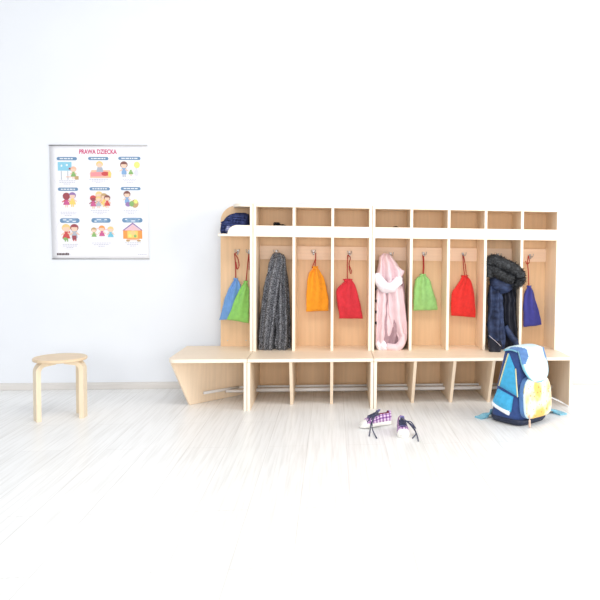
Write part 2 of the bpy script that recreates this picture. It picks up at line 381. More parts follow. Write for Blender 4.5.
bag('bright red drawstring bag in the bay left of the navy coat', M['red2'], M['cord_red'],
    [(461.5, 277.5, 467.5, 276.5, Yh, 0.012), (458, 283, 471.5, 281.5, Yh, 0.020), (452.5, 292, 473.5, 290, Yh, 0.024), (451.2, 302, 475, 301, Yh, 0.026), (450.8, 312, 475.8, 313, Yh, 0.018), (450.9, 315.5, 475.7, 317.5, Yh, 0.003)],
    [(464.8, 277, Yh), (463.5, 266, -0.06), (462.8, 255, -0.052)], [[(463.6, 256, -0.053), (465.5, 266, -0.06), (466.2, 274, -0.066), (467.3, 278, -0.08)]], seed=6, folds=2.0, phase=2)
bag('violet blue drawstring bag hanging in the far right bay', M['navyb'], M['cord_red'],
    [(527, 287.5, 531, 287, Yh, 0.012), (524, 294, 533.5, 292.5, Yh, 0.018), (523.2, 303, 536, 301, Yh, 0.022), (523.2, 314, 539, 312, Yh, 0.024), (523.5, 324, 541.3, 322.5, Yh, 0.016), (523.8, 327.2, 541.6, 324.6, Yh, 0.003)],
    [(528.8, 288, Yh), (528.5, 274, -0.06), (527.5, 262, -0.055), (528.6, 255.5, -0.052)], [[(528.6, 256, -0.053), (529.3, 262, -0.056), (527, 264, -0.058), (525.6, 261, -0.058)]], seed=7, folds=1.5, phase=1)

# ------------------------------------------------------------------ grey cardigan
p0 = at(276, 351, -0.15)
cg = thing('knit_cardigan', 'grey marled knit cardigan hanging in the first enclosed bay, hem on the bench', 'cardigan', (p0.x, p0.y, ZS))
bm = bmesh.new(); hang(bm, [(273, 253.5, 280, 253, -0.085, 0.02), (271, 258, 284, 256, -0.10, 0.03), (268.5, 268, 284, 266, -0.115, 0.04), (264.5, 283, 281, 283, -0.13, 0.045), (262, 305, 278.5, 303, -0.14, 0.05), (260, 330, 275.5, 328, -0.15, 0.05), (259, 345, 274.5, 344, -0.155, 0.045), (260.5, 350.2, 273.8, 350, -0.155, 0.03)], 6, 52, 2.5, 0.45, 0, 0.5, 0.007, 0.7, 0, 1)
link('left_front', bm, M['knit'], cg, True)
bm = bmesh.new(); hang(bm, [(276, 253.2, 281, 253.2, -0.09, 0.018), (277, 259, 285.5, 259, -0.10, 0.03), (277, 270, 286.5, 272, -0.11, 0.038), (276.5, 288, 287.5, 290, -0.125, 0.045), (276, 310, 288.5, 312, -0.135, 0.05), (275.5, 332, 288.5, 334, -0.15, 0.05), (275.5, 346, 288, 347, -0.155, 0.042), (276.5, 350.2, 287, 350.2, -0.155, 0.03)], 6, 52, 2.2, 0.45, 1.5, 0.4, 0.007, 0.7, 0, 2)
link('right_front', bm, M['knit'], cg, True)
bm = bmesh.new(); hang(bm, [(272, 254.5, 284, 254.5, -0.065, 0.016), (268.5, 270, 287, 270, -0.075, 0.02), (263, 295, 289.5, 295, -0.085, 0.025), (259, 325, 290.6, 325, -0.095, 0.03), (258.4, 346, 290.8, 346, -0.10, 0.03), (259, 349.4, 290, 349.4, -0.10, 0.02)], 5, 36, 5, 0.2, 0, 0.2, 0.004, 0.8, 0, 3)
link('back_body', bm, M['knit'], cg, True)

# ------------------------------------------------------------------ pink jacket
p0 = at(392, 351, -0.15)
pj = thing('hooded_jacket', 'pale pink hooded jacket with white fleece lining hanging in a locker bay', 'jacket', (p0.x, p0.y, ZS))
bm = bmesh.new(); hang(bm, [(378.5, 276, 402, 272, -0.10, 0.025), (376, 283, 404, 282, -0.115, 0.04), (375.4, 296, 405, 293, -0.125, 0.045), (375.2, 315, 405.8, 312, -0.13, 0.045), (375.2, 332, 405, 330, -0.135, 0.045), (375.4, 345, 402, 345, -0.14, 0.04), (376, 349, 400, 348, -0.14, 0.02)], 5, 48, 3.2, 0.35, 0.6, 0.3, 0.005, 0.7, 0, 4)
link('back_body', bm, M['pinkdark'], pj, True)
bm = bmesh.new(); hang(bm, [(383, 253.2, 389.5, 253.6, -0.085, 0.016), (380, 257, 392.5, 257, -0.10, 0.035), (378.4, 265, 396.5, 263, -0.125, 0.05), (376.8, 273, 400.5, 270, -0.14, 0.055), (377.5, 281, 400, 279, -0.145, 0.05), (381, 287, 397, 286, -0.145, 0.035), (385, 289.5, 393, 289.3, -0.145, 0.015)], 6, 56, 2.6, 0.55, 0.9, -0.5, 0.006, 0.7, 0, 5)
link('hood', bm, M['pink'], pj, True)
# white lining roll sweeping across under the hood
bm = bmesh.new()
path = smooth_path([at(375.6, 275.5, -0.175), at(379, 281, -0.195), at(384.5, 286.5, -0.205), at(391, 287, -0.205), at(397, 282.5, -0.195), at(400, 277, -0.18)], 7)
rad = [0.031 + 0.007 * math.sin(PI * i / (len(path) - 1)) - 0.010 * (i / (len(path) - 1)) ** 2 for i in range(len(path))]
tube(bm, path, rad, 18)
for v in bm.verts: v.co += noise.noise_vector(v.co * 22) * 0.011
link('lining', bm, M['white'], pj, True)
bm = bmesh.new(); hang(bm, [(394.5, 265, 397.5, 266, -0.15, 0.012), (394.5, 268, 402, 269.5, -0.165, 0.02), (394, 272, 404.6, 271.5, -0.17, 0.022), (396, 276, 402, 276.5, -0.17, 0.02), (397.5, 280, 400.5, 280.5, -0.165, 0.012)], 5, 24, 1.5, 0.15, 0, 0, 0.003, 0.8, 0, 6)
link('collar_point', bm, M['pink'], pj, True)
bm = bmesh.new(); hang(bm, [(377, 284, 388, 287.5, -0.15, 0.02), (376, 292, 387.6, 293, -0.165, 0.032), (375.4, 305, 386.6, 305, -0.17, 0.036), (375.3, 320, 385.8, 320, -0.17, 0.036), (375.3, 334, 385, 334, -0.175, 0.036), (375.4, 343, 384.5, 342, -0.175, 0.034), (376, 347, 383.5, 346, -0.175, 0.02)], 5, 40, 1.7, 0.40, 0.4, 0.3, 0.005, 0.7, 0, 7)
link('left_front', bm, M['pink'], pj, True)
bm = bmesh.new(); hang(bm, [(387.5, 288, 399.5, 283, -0.15, 0.02), (387.4, 294, 403, 290, -0.165, 0.034), (387.6, 306, 405, 305, -0.165, 0.036), (389, 318, 406.3, 318, -0.165, 0.036), (393.5, 329, 407, 329, -0.165, 0.034), (398, 339, 406.6, 338, -0.17, 0.032), (397, 346, 403.5, 346, -0.175, 0.028), (395.5, 349, 400.5, 350, -0.175, 0.018)], 5, 40, 1.8, 0.42, 1.6, 0.4, 0.005, 0.7, 0, 8)
link('right_front', bm, M['pink'], pj, True)
bm = bmesh.new(); hang(bm, [(386.6, 292, 391, 292, -0.155, 0.015), (385.6, 305, 394, 305, -0.158, 0.022), (385, 320, 394.5, 318, -0.16, 0.025), (384.8, 333, 393, 328, -0.16, 0.022), (386, 340, 390, 335, -0.16, 0.012)], 5, 28, 1.2, 0.2, 0, 0.2, 0.004, 0.8, 0, 9)
link('pocket_fold', bm, M['pink'], pj, True)
bm = bmesh.new()
path = smooth_path([at(403, 334, -0.185), at(402, 342, -0.195), at(397, 347.3, -0.20), at(390, 347.2, -0.20), at(386.5, 346.3, -0.20)], 7)
tube(bm, path, [0.022 + 0.006 * math.sin(PI * i / (len(path) - 1)) for i in range(len(path))], 16)
for v in bm.verts: v.co += noise.noise_vector(v.co * 30) * 0.005
link('sleeve', bm, M['pink'], pj, True)
bm = bmesh.new(); hang(bm, [(376.5, 340, 384, 340, -0.185, 0.015), (375.8, 344, 387, 344.5, -0.195, 0.028), (377, 348.5, 389.5, 347.8, -0.195, 0.028), (379, 351, 387, 350.4, -0.195, 0.016)], 5, 30, 2, 0.2, 0, 0.3, 0.005, 0.7, 0, 10)
link('cuff', bm, M['white'], pj, True)
for k, y in enumerate((289, 301, 312, 323)):
    p = at(375.9, y, -0.205)
    bm = bmesh.new(); blob(bm, p, (0.006, 0.005, 0.010), seg=10, ring=8); link('toggle', bm, M['darkknit'], pj, True)
bm = bmesh.new(); p = at(387.7, 292.6, -0.205); tube(bm, [p + Vector((0, 0, 0.006)), p + Vector((0, 0, -0.012))], 0.003, 8); link('zip_pull', bm, M['metal'], pj, True)

# ------------------------------------------------------------------ navy coat with fur hood
p0 = at(505, 352, -0.15)
nc = thing('fur_hooded_coat', 'navy quilted coat with charcoal fur-trimmed hood hanging in a locker bay', 'coat', (p0.x, p0.y, ZS))
bm = bmesh.new(); hang(bm, [(489, 285, 516, 282, -0.11, 0.03), (488.6, 296, 517.5, 294, -0.12, 0.045), (488.5, 312, 518.6, 312, -0.12, 0.05), (488.5, 328, 519, 328, -0.125, 0.05), (488.7, 342, 519.6, 342, -0.13, 0.05), (489.5, 350.5, 519, 349.5, -0.13, 0.035)], 5, 44, 3, 0.2, 0.8, 0.3, 0.005, 0.7, 0, 11)
link('back_body', bm, M['navydark'], nc, True)
bm = bmesh.new(); hang(bm, [(490, 284, 500, 288, -0.17, 0.02), (488.6, 293, 502, 295, -0.18, 0.038), (488.2, 306, 502.5, 306, -0.18, 0.042), (488, 320, 503.5, 320, -0.18, 0.042), (487.7, 333, 504.5, 333, -0.185, 0.04), (488, 342, 505, 343, -0.19, 0.038), (489, 349, 504, 348.5, -0.19, 0.03)], 6, 48, 1.8, 0.34, 0.5, 0.7, 0.009, 0.7, 0, 12)
link('left_front', bm, M['navy'], nc, True)
bm = bmesh.new(); hang(bm, [(503, 291, 512, 286, -0.15, 0.02), (503.5, 300, 514.5, 298, -0.165, 0.034), (503.8, 312, 515.2, 311, -0.165, 0.036), (504.5, 325, 517, 324, -0.165, 0.036), (506, 335, 519.3, 336, -0.165, 0.036), (507, 343, 519.9, 345, -0.165, 0.034), (507, 350.4, 518, 349.5, -0.165, 0.025)], 6, 44, 2.2, 0.4, 2, 0.8, 0.009, 0.7, 0, 13)
link('right_front', bm, M['navydark'], nc, True)
bm = bmesh.new()
path = smooth_path([at(505.5, 326, -0.205), at(510, 334, -0.21), at(515, 341, -0.21), at(518, 347, -0.205)], 7)
tube(bm, path, [0.016 + 0.010 * i / (len(path) - 1) for i in range(len(path))], 16)
for v in bm.verts: v.co += noise.noise_vector(v.co * 28) * 0.005
link('sleeve', bm, M['navy'], nc, True)
bm = bmesh.new(); hang(bm, [(488.5, 338, 501, 341, -0.21, 0.02), (488, 343, 502, 345, -0.24, 0.035), (488, 348.5, 501, 349.5, -0.275, 0.04), (489, 353.0, 500, 353.0, -0.285, 0.022)], 5, 32, 1.5, 0.18, 0, 0.2, 0.005, 0.7, 0, 14)
link('hem', bm, M['navydark'], nc, True)
bm = bmesh.new()
tube(bm, smooth_path([at(489, 335.5, -0.226), at(493, 339, -0.230), at(497, 342.5, -0.262), at(500.5, 346, -0.290)], 6), 0.0014, 6)
link('drawcord', bm, M['white'], nc, True)
hc = at(505.5, 273, -0.165)
def wob(c): return c * (1 + 0.10 * noise.noise(c * 2.3 + Vector((3, 1, 2))))
bm = bmesh.new(); blob(bm, at(501, 279, -0.155), (0.077, 0.07, 0.078), seg=28, ring=18, fn=wob); link('hood', bm, M['navy'], nc, True)
bm = bmesh.new(); hang(bm, [(489, 276, 512, 274, -0.175, 0.03), (490.5, 284, 515, 281, -0.19, 0.042), (494, 290, 513, 288, -0.19, 0.035), (500, 294, 509, 292, -0.185, 0.015)], 5, 32, 1, 0.1, 0, 0, 0.004, 0.7, 0, 15)
link('hood_collar', bm, M['navy'], nc, True)
# fur trim: solid core and hair tufts along an arched roll
bm = bmesh.new()
core = smooth_path([at(489.5, 277, -0.20), at(489.7, 264, -0.205), at(494, 260.5, -0.21), at(503, 264.5, -0.215), at(512, 268.5, -0.22), at(519, 274, -0.225), at(520.5, 280.5, -0.225), at(515, 285.5, -0.22)], 8)
crad = []
for i in range(len(core)):
    s = i / (len(core) - 1); crad.append(0.018 + 0.026 * math.sin(PI * min(1, 0.12 + s * 0.85)) ** 0.8)
tube(bm, core, crad, 18)
core2 = smooth_path([at(491, 267, -0.20), at(497, 272, -0.215), at(505, 277, -0.22), at(513, 279.5, -0.22)], 8)
crad2 = [0.036] * len(core2); tube(bm, core2, crad2, 18)
rnd = random.Random(3)
for kk in range(2600):
    Cc, Rr = (core, crad) if rnd.random() < 0.65 else (core2, crad2)
    i = rnd.randrange(len(Cc)); c = Cc[i]
    d = Vector((rnd.gauss(0, 1), rnd.gauss(-0.35, 1), rnd.gauss(0.1, 1))).normalized()
    tng = (Cc[min(i + 1, len(Cc) - 1)] - Cc[max(i - 1, 0)]).normalized()
    base = c + d * Rr[i] * 0.86
    dirn = (d + tng * rnd.uniform(-0.7, 0.9) + Vector((0, 0, -0.25))).normalized()
    ln = rnd.uniform(0.012, 0.027); wd = rnd.uniform(0.0012, 0.0024)
    sd = dirn.cross(Vector((rnd.random(), rnd.random(), rnd.random()))).normalized() * wd
    s2 = dirn.cross(sd).normalized() * wd
    vs = [bm.verts.new(base + sd), bm.verts.new(base - sd * 0.5 + s2), bm.verts.new(base - sd * 0.5 - s2), bm.verts.new(base + dirn * ln)]
    for a, b in ((0, 1), (1, 2), (2, 0)): bm.faces.new((vs[a], vs[b], vs[3]))
link('fur_trim', bm, M['fur'], nc, False)

# ------------------------------------------------------------------ hats on the shelf
sz = ZBB + 0.016
p = at(236, 234, -0.12)
kh = thing('knit_hat', 'navy ribbed knit hat slumped on the rounded shelf at the left end', 'hat', (p.x, -0.12, sz), 'knitwear on the hat shelf')
bm = bmesh.new()
rows = [(221.0, 235.0, 249.0, 235.4, -0.115, 0.065), (220.6, 230, 249.2, 231, -0.115, 0.085), (222, 224, 249.2, 224.5, -0.115, 0.085), (226, 218, 249, 218, -0.115, 0.075), (231, 214.5, 248.5, 214.5, -0.115, 0.055), (236, 212.8, 245, 212.8, -0.115, 0.02)]
hang(bm, rows, 6, 64, 9, 0.05, 0, 2.5, 0.003, 0.85, 0, 21)
# keep the hat clear of the side panel and resting on the shelf
for v in bm.verts:
    v.co.x = min(v.co.x, xl - 0.002); v.co.z = max(v.co.z, sz + 0.0005)
    v.co.y = min(v.co.y, -0.012)
link('crown', bm, M['hat'], kh, True)
bm = bmesh.new()
for dy, z0, r in ((0, 0.012, 0.010), (0.012, 0.03, 0.010), (0.02, 0.047, 0.010), (0.03, 0.064, 0.009)):
    pts = []
    for i in range(13):
        s = i / 12; pts.append(Vector((-0.205 + (0.170 - z0 * 0.2) * s, -0.188 + dy + 0.05 * (s - 0.5) ** 2, sz + 0.010 + z0 * (0.55 + 0.75 * math.sin(PI * (0.15 + s * 0.6))))))
    tube(bm, pts, r, 10)
link('ribbed_fold', bm, M['hat'], kh, True)
bm = bmesh.new(); q = at(228.3, 229, -0.215); blob(bm, (q.x, -0.205, sz + 0.026), (0.019, 0.014, 0.024), seg=18, ring=12); link('patterned_patch', bm, M['hatlight'], kh, True)
q = at(245.5, 214, -0.10)
bm = bmesh.new(); blob(bm, (q.x - 0.008, -0.115, q.z - 0.006), (0.026, 0.03, 0.014), seg=18, ring=12); link('maroon_brim', bm, M['hatred'], kh, True)

def small_hat(px, label, wid, top, mt, mt2):
    p = at(px, 226, -0.17)
    th = thing('knit_beanie', label, 'hat', (p.x, -0.16, sz), 'knitwear on the hat shelf')
    hgt = top
    bm = bmesh.new(); n = 30; prev = None
    prof = [(1.0, 0.001), (1.05, 0.012), (1.03, 0.028)]
    for s, z in prof:
        ring = [bm.verts.new((p.x + wid * s * math.cos(2 * PI * j / n) * (1 + 0.03 * math.cos(j * 6)), -0.15 + 0.048 * s * math.sin(2 * PI * j / n), sz + z)) for j in range(n)]
        if prev:
            for j in range(n): bm.faces.new((prev[j], prev[(j + 1) % n], ring[(j + 1) % n], ring[j]))
        else: bm.faces.new(ring)
        prev = ring
    bm.faces.new(prev); link('brim', bm, mt2, th, True)
    bm = bmesh.new()
    blob(bm, (p.x, -0.15, sz + 0.026), (wid * 0.98, 0.046, hgt - 0.026), seg=28, ring=16, fn=lambda c: Vector((c.x, c.y, max(c.z, -0.05))) * (1 + 0.12 * noise.noise(c * 3)))
    link('crown', bm, mt, th, True)
    return th, p
th_, p_ = small_hat(282, 'black knit beanie barely showing above the shelf edge over the grey cardigan', 0.034, 0.066, M['black'], M['black'])
bm = bmesh.new(); q = at(276, 226, -0.17)
for i in range(5): tube(bm, smooth_path([(q.x + 0.004 * i - 0.012, -0.16, sz + 0.03), (q.x + 0.006 * i - 0.014, -0.165 + 0.004 * i, sz + 0.073), (q.x + 0.006 * i + 0.0, -0.16, sz + 0.068), (q.x + 0.022, -0.15, sz + 0.04)], 4), 0.003, 6)
link('tassel', bm, M['black'], th_, True)
small_hat(396, 'dark knit beanie barely showing above the shelf edge over the pink jacket', 0.034, 0.0635, M['black'], M['hatred'])

# ------------------------------------------------------------------ stool
sc = Vector((-1.010, -0.623, 0)); SH = 0.342; SR = 0.138
st = thing('stool', 'low round birch stool with three bent plywood legs standing by the white wall', 'stool', sc)
bm = bmesh.new()
n = 56; prof = [(0.0, SH - 0.017), (SR - 0.004, SH - 0.017), (SR, SH - 0.013), (SR, SH - 0.004), (SR - 0.004, SH), (0, SH)]
rings = []
for r, z in prof[1:-1]: rings.append([bm.verts.new(sc + Vector((r * math.cos(2 * PI * j / n), r * math.sin(2 * PI * j / n), z))) for j in range(n)])
for A, B in zip(rings, rings[1:]):
    for j in range(n): bm.faces.new((A[j], A[(j + 1) % n], B[(j + 1) % n], B[j]))
bm.faces.new(rings[0]); bm.faces.new(rings[-1]); link('seat', bm, M['stoolseat'], st)
for az in (217, 2, 50):
    a = math.radians(az); u = Vector((math.cos(a), math.sin(a), 0)); v = Vector((-u.y, u.x, 0))
    T = 0.024; hw = 0.031; ro = 0.131; zt = SH - 0.018
    outer = [(ro, 0.0)] ; inner = [(ro - T, 0.0)]
    cz = zt - 0.055; cr = ro - 0.055
    for i in range(9):
        b = PI / 2 * i / 8
        outer.append((cr + 0.055 * math.cos(b), cz + 0.055 * math.sin(b))); inner.append((cr + (0.055 - T) * math.cos(b), cz + (0.055 - T) * math.sin(b)))
    outer.append((0.03, zt)); inner.append((0.03, zt - T * 0.75))
    bm = bmesh.new()
    def P_(q, s): return sc + u * q[0] + v * (s * hw) + Vector((0, 0, q[1]))
    rows_ = [[bm.verts.new(P_(o, -1)), bm.verts.new(P_(o, 1)), bm.verts.new(P_(i_, 1)), bm.verts.new(P_(i_, -1))] for o, i_ in zip(outer, inner)]
    for A, B in zip(rows_, rows_[1:]):
        for k in range(4): bm.faces.new((A[k], A[(k + 1) % 4], B[(k + 1) % 4], B[k]))
    bm.faces.new(rows_[0]); bm.faces.new(rows_[-1])
    link('leg', bm, M['stoolleg'], st)

# ------------------------------------------------------------------ poster
PL, PR, PT, PB = -1.348, -0.732, 1.610, 0.868
ps = thing('poster', 'white wall chart titled PRAWA DZIECKA with nine small pictures of children', 'poster', ((PL + PR) / 2, WY - 0.004, PB))
def pc(u, v, d=0.0):
    """poster chart coordinates -> world, d = layers in front of the sheet"""
    s = (u - 83) / 422; r = (v - 68) / 485
    return Vector((PL + (PR - PL) * s + 0.010 * r, sheet_y(s, r) - 0.0004 - d * 0.0003, PT + s * (0.015 - 0.009 * r) + (PB - PT) * r))
def sheet_y(s, r): return WY - 0.005 - 0.004 * math.sin(PI * r) * (0.6 + 0.4 * s)
bm = bmesh.new(); gx, gy = 14, 24; G = []
for layer in (0.0, 0.0012):
    G.append([[bm.verts.new(pc(83 + 422 * i / gx, 68 + 485 * j / gy) + Vector((0, 0.0004 + layer, 0))) for i in range(gx + 1)] for j in range(gy + 1)])
for g in G:
    for j in range(gy):
        for i in range(gx): bm.faces.new((g[j][i], g[j][i + 1], g[j + 1][i + 1], g[j + 1][i]))
border = [(0, i) for i in range(gx + 1)] + [(j, gx) for j in range(1, gy + 1)] + [(gy, i) for i in range(gx - 1, -1, -1)] + [(j, 0) for j in range(gy - 1, 0, -1)]
for a, b in zip(border, border[1:] + border[:1]):
    bm.faces.new((G[0][a[0]][a[1]], G[0][b[0]][b[1]], G[1][b[0]][b[1]], G[1][a[0]][a[1]]))
link('sheet', bm, M['paper'], ps, True)
for v_ in (67.5, 552.5):
    bm = bmesh.new(); a = pc(81, v_); b = pc(507, v_); a.y -= 0.001; b.y -= 0.001
    tube(bm, [a, b], 0.0036 if v_ < 100 else 0.0026, 10); link('hanging_rail', bm, M['metal'], ps, True)

class Pic:
    def __init__(s): s.bm = bmesh.new(); s.m = []; s.d = 1
    def mi(s, c):
        if c not in s.m: s.m.append(c)
        return s.m.index(c)
    def poly(s, c, pts):
        s.d += 1; f = s.bm.faces.new([s.bm.verts.new(pc(u, v, s.d * 0.5)) for u, v in pts]); f.material_index = s.mi(c)
    def ell(s, c, u, v, ru, rv, a0=0, a1=360, n=18):
        s.poly(c, [(u + ru * math.cos(math.radians(a0 + (a1 - a0) * i / n)), v + rv * math.sin(math.radians(a0 + (a1 - a0) * i / n))) for i in range(n if a1 - a0 == 360 else n + 1)])
    def rect(s, c, u0, v0, u1, v1): s.poly(c, [(u0, v0), (u1, v0), (u1, v1), (u0, v1)])
    def pill(s, c, u0, v0, u1, v1):
        r = (v1 - v0) / 2; vm = (v0 + v1) / 2
        s.poly(c, [(u1 - r + r * math.cos(math.radians(-90 + 18 * i)), vm + r * math.sin(math.radians(-90 + 18 * i))) for i in range(11)] + [(u0 + r + r * math.cos(math.radians(90 + 18 * i)), vm + r * math.sin(math.radians(90 + 18 * i))) for i in range(11)])
    def ring(s, c, u, v, r, wd=1.0, n=48):
        s.d += 1; k = s.mi(c); A = []; B = []
        for i in range(n):
            a = 2 * PI * i / n; A.append(s.bm.verts.new(pc(u + r * math.cos(a), v + r * math.sin(a), 0.5))); B.append(s.bm.verts.new(pc(u + (r - wd) * math.cos(a), v + (r - wd) * math.sin(a), 0.5)))
        for i in range(n): s.bm.faces.new((A[i], A[(i + 1) % n], B[(i + 1) % n], B[i])).material_index = k
    def kid(s, u, v, h, hair, skin, dress, leg='skin', boy=False):
        """small figure, v = top of hair, h = height"""
        s.rect(leg, u - h * .10, v + h * .78, u - h * .03, v + h); s.rect(leg, u + h * .03, v + h * .78, u + h * .10, v + h)
        if boy: s.poly(dress, [(u - h * .15, v + h * .40), (u + h * .15, v + h * .40), (u + h * .17, v + h * .82), (u - h * .17, v + h * .82)])
        else: s.poly(dress, [(u - h * .09, v + h * .40), (u + h * .09, v + h * .40), (u + h * .24, v + h * .82), (u - h * .24, v + h * .82)])
        s.poly(skin, [(u - h * .10, v + h * .44), (u - h * .32, v + h * .60), (u - h * .29, v + h * .65), (u - h * .08, v + h * .54)])
        s.poly(skin, [(u + h * .10, v + h * .44), (u + h * .32, v + h * .60), (u + h * .29, v + h * .65), (u + h * .08, v + h * .54)])
        s.ell(hair, u, v + h * .20, h * .25, h * .22); s.ell(skin, u, v + h * .25, h * .19, h * .17); s.ell(hair, u, v + h * .17, h * .23, h * .15, 180, 360)
    def done(s, name): return link(name, s.bm, [INK[c] for c in s.m], ps)

cols = (157, 292, 428); rws = ((124, 180), (254, 305), (388, 440))
bands = [(113, 200, 124), (248, 336, 123), (379, 476, 122), (115, 202, 254), (251, 340, 252), (387, 474, 251), (120, 205, 388), (256, 340, 387), (390, 480, 386)]
for k, (a, b, v) in enumerate(bands):
    q = Pic(); hh = 7 if k < 6 else 10
    q.pill('band', a, v - hh, b, v + hh)
    if k >= 6: q.pill('bandlight', a + 14, v - hh * 0.75, b - 14, v + hh * 0.75)
    x = a + 13; rr = random.Random(k)
    while x < b - 16:
        l = rr.uniform(6, 16); l = min(l, b - 13 - x)
        for vv in ((v - 2.0, v + 2.0),) if k < 6 else ((v - 5, v - 1.6), (v + 1.6, v + 5)): q.rect('white' if k < 6 else 'band' if rr.random() < 0.5 else 'white', x, vv[0], x + l, vv[1])
        x += l + 3
    q.done('caption_band')
    q = Pic(); cu = (a + b) / 2; vb = v + (100 if k % 3 == 0 else 95) - (6 if k < 3 else 2 if k < 6 else -2)
    for i in range(3):
        l = (36, 30, 14)[i] * (1 + 0.15 * math.sin(k * 2 + i)); x = cu - l
        while x < cu + l: q.rect('text', x, vb + i * 7 - 1.0, min(x + 8, cu + l), vb + i * 7 + 1.0); x += 10.5
    q.ring('ring', cu + 2, v + 57, 68 if k not in (1, 7) else 60, 0.8)
    q.done('text_lines')
def pic(name='illustration'): return Pic()
q = Pic()  # lesson at a board
q.rect('board', 117, 138, 176, 175); q.rect('white', 130, 150, 136, 158); q.rect('white', 152, 147, 160, 155); q.rect('grey', 130, 176, 133, 214); q.rect('grey', 158, 176, 161, 214)
q.kid(184, 158, 52, 'peach', 'skin', 'green'); q.rect('maroon', 164, 163, 172, 170); q.rect('tan', 190, 198, 206, 213); q.rect('peach', 152, 200, 176, 203); q.done('illustration')
q = Pic()  # child in bed
q.poly('peach', [(254, 186), (262, 172), (340, 172), (348, 186), (346, 206), (256, 206)]); q.poly('pink', [(258, 182), (320, 178), (322, 198), (258, 200)]); q.ell('red', 322, 188, 18, 9); q.ell('yellow', 340, 190, 7, 12)
q.poly('grey', [(288, 160), (308, 160), (314, 180), (282, 180)]); q.ell('blond', 297, 147, 15, 13); q.ell('skin', 297, 152, 11, 9); q.done('illustration')
q = Pic()  # two children and a balloon
q.kid(403, 136, 66, 'brown', 'skin', 'blue', 'grey', True); q.kid(433, 152, 46, 'white', 'white', 'green'); q.ell('lime', 460, 150, 13, 14); q.rect('grey', 456, 164, 457.5, 186); q.ell('ring', 458, 184, 10, 14); q.done('illustration')
q = Pic()  # two friends
q.kid(151, 270, 62, 'maroon', 'red', 'magenta'); q.kid(177, 268, 62, 'purple', 'skin', 'yellow', 'yellow'); q.ell('maroon', 151, 285, 15, 14); q.done('illustration')
q = Pic()  # group
q.kid(292, 264, 62, 'blond', 'skin', 'orange'); q.kid(314, 272, 58, 'tan', 'skin', 'yellow', 'yellow'); q.kid(267, 281, 56, 'red', 'maroon', 'magenta'); q.kid(290, 285, 50, 'blond', 'skin', 'grey'); q.kid(328, 280, 54, 'brown', 'skin', 'red'); q.done('illustration')
q = Pic()  # child with toys
q.ell('tan', 448, 315, 16, 18); q.kid(414, 262, 62, 'brown', 'skin', 'blue', 'grey', True); q.ell('purple', 418, 318, 12, 10); q.ell('green', 434, 316, 10, 12); q.ell('lime', 452, 306, 9, 9); q.done('illustration')
q = Pic()  # two children with hearts
q.kid(146, 404, 74, 'blond', 'skin', 'red', 'green'); q.kid(182, 404, 72, 'maroon', 'skin', 'grey', 'red', True); q.ell('green', 142, 466, 9, 6); q.rect('maroon', 172, 452, 190, 470); q.ell('red', 160, 437, 4, 4); q.done('illustration')
q = Pic()  # three girls
q.kid(266, 418, 48, 'tan', 'skin', 'green', 'white'); q.kid(301, 410, 54, 'orange', 'skin', 'magenta', 'white'); q.kid(339, 414, 54, 'blond', 'skin', 'cyan', 'white'); q.rect('palepink', 278, 420, 290, 424); q.rect('palepink', 314, 424, 328, 428); q.done('illustration')
q = Pic()  # house
q.rect('orange', 393, 428, 477, 466); q.poly('purple', [(390, 430), (436, 396), (480, 430), (474, 430), (436, 403), (398, 430)]); q.poly('palepink', [(400, 430), (436, 404), (472, 430)]); q.rect('yellow', 412, 432, 458, 462); q.ell('blond', 436, 440, 12, 10); q.ell('lime', 424, 452, 7, 7); q.ell('green', 446, 454, 6, 6)
q.rect('peach', 408, 466, 464, 472); q.ell('tan', 414, 474, 9, 4); q.ell('tan', 462, 474, 9, 4); q.done('illustration')
q = Pic(); x = 103; rr = random.Random(5)
for l in (7, 4, 6, 5, 6, 4, 7, 5): q.rect('mark', x, 527 + rr.uniform(-1, 1), x + l, 536.5); x += l + 1.2
q.rect('grey', x + 1, 531, 160, 534); q.done('maker_mark')
q = Pic()
for i in range(5): q.rect('text', 456 + i * 8, 532, 462 + i * 8, 534)
q.done('fine_print')
# title
fc = bpy.data.curves.new('title', 'FONT'); fc.body = 'PRAWA DZIECKA'; fc.align_x = 'CENTER'; fc.size = 1.0; fc.offset = 0.03
tmp = bpy.data.objects.new('title_curve', fc); COL.objects.link(tmp)
dg = bpy.context.evaluated_depsgraph_get(); dg.update()
me = bpy.data.meshes.new_from_object(tmp.evaluated_get(dg)); bpy.data.objects.remove(tmp); bpy.data.curves.remove(fc)
xs = [v.co.x for v in me.vertices]; ys = [v.co.y for v in me.vertices]
for v in me.vertices:
    u = 210 + 163 * (v.co.x - min(xs)) / (max(xs) - min(xs)); vv = 103 - 19 * (v.co.y - 0) / (max(ys))
    v.co = pc(u, vv, 1.5)
me.materials.clear(); me.materials.append(INK['title'])
to = bpy.data.objects.new('title', me); COL.objects.link(to); to.parent = ps; to.matrix_parent_inverse = MW[ps.name].inverted()

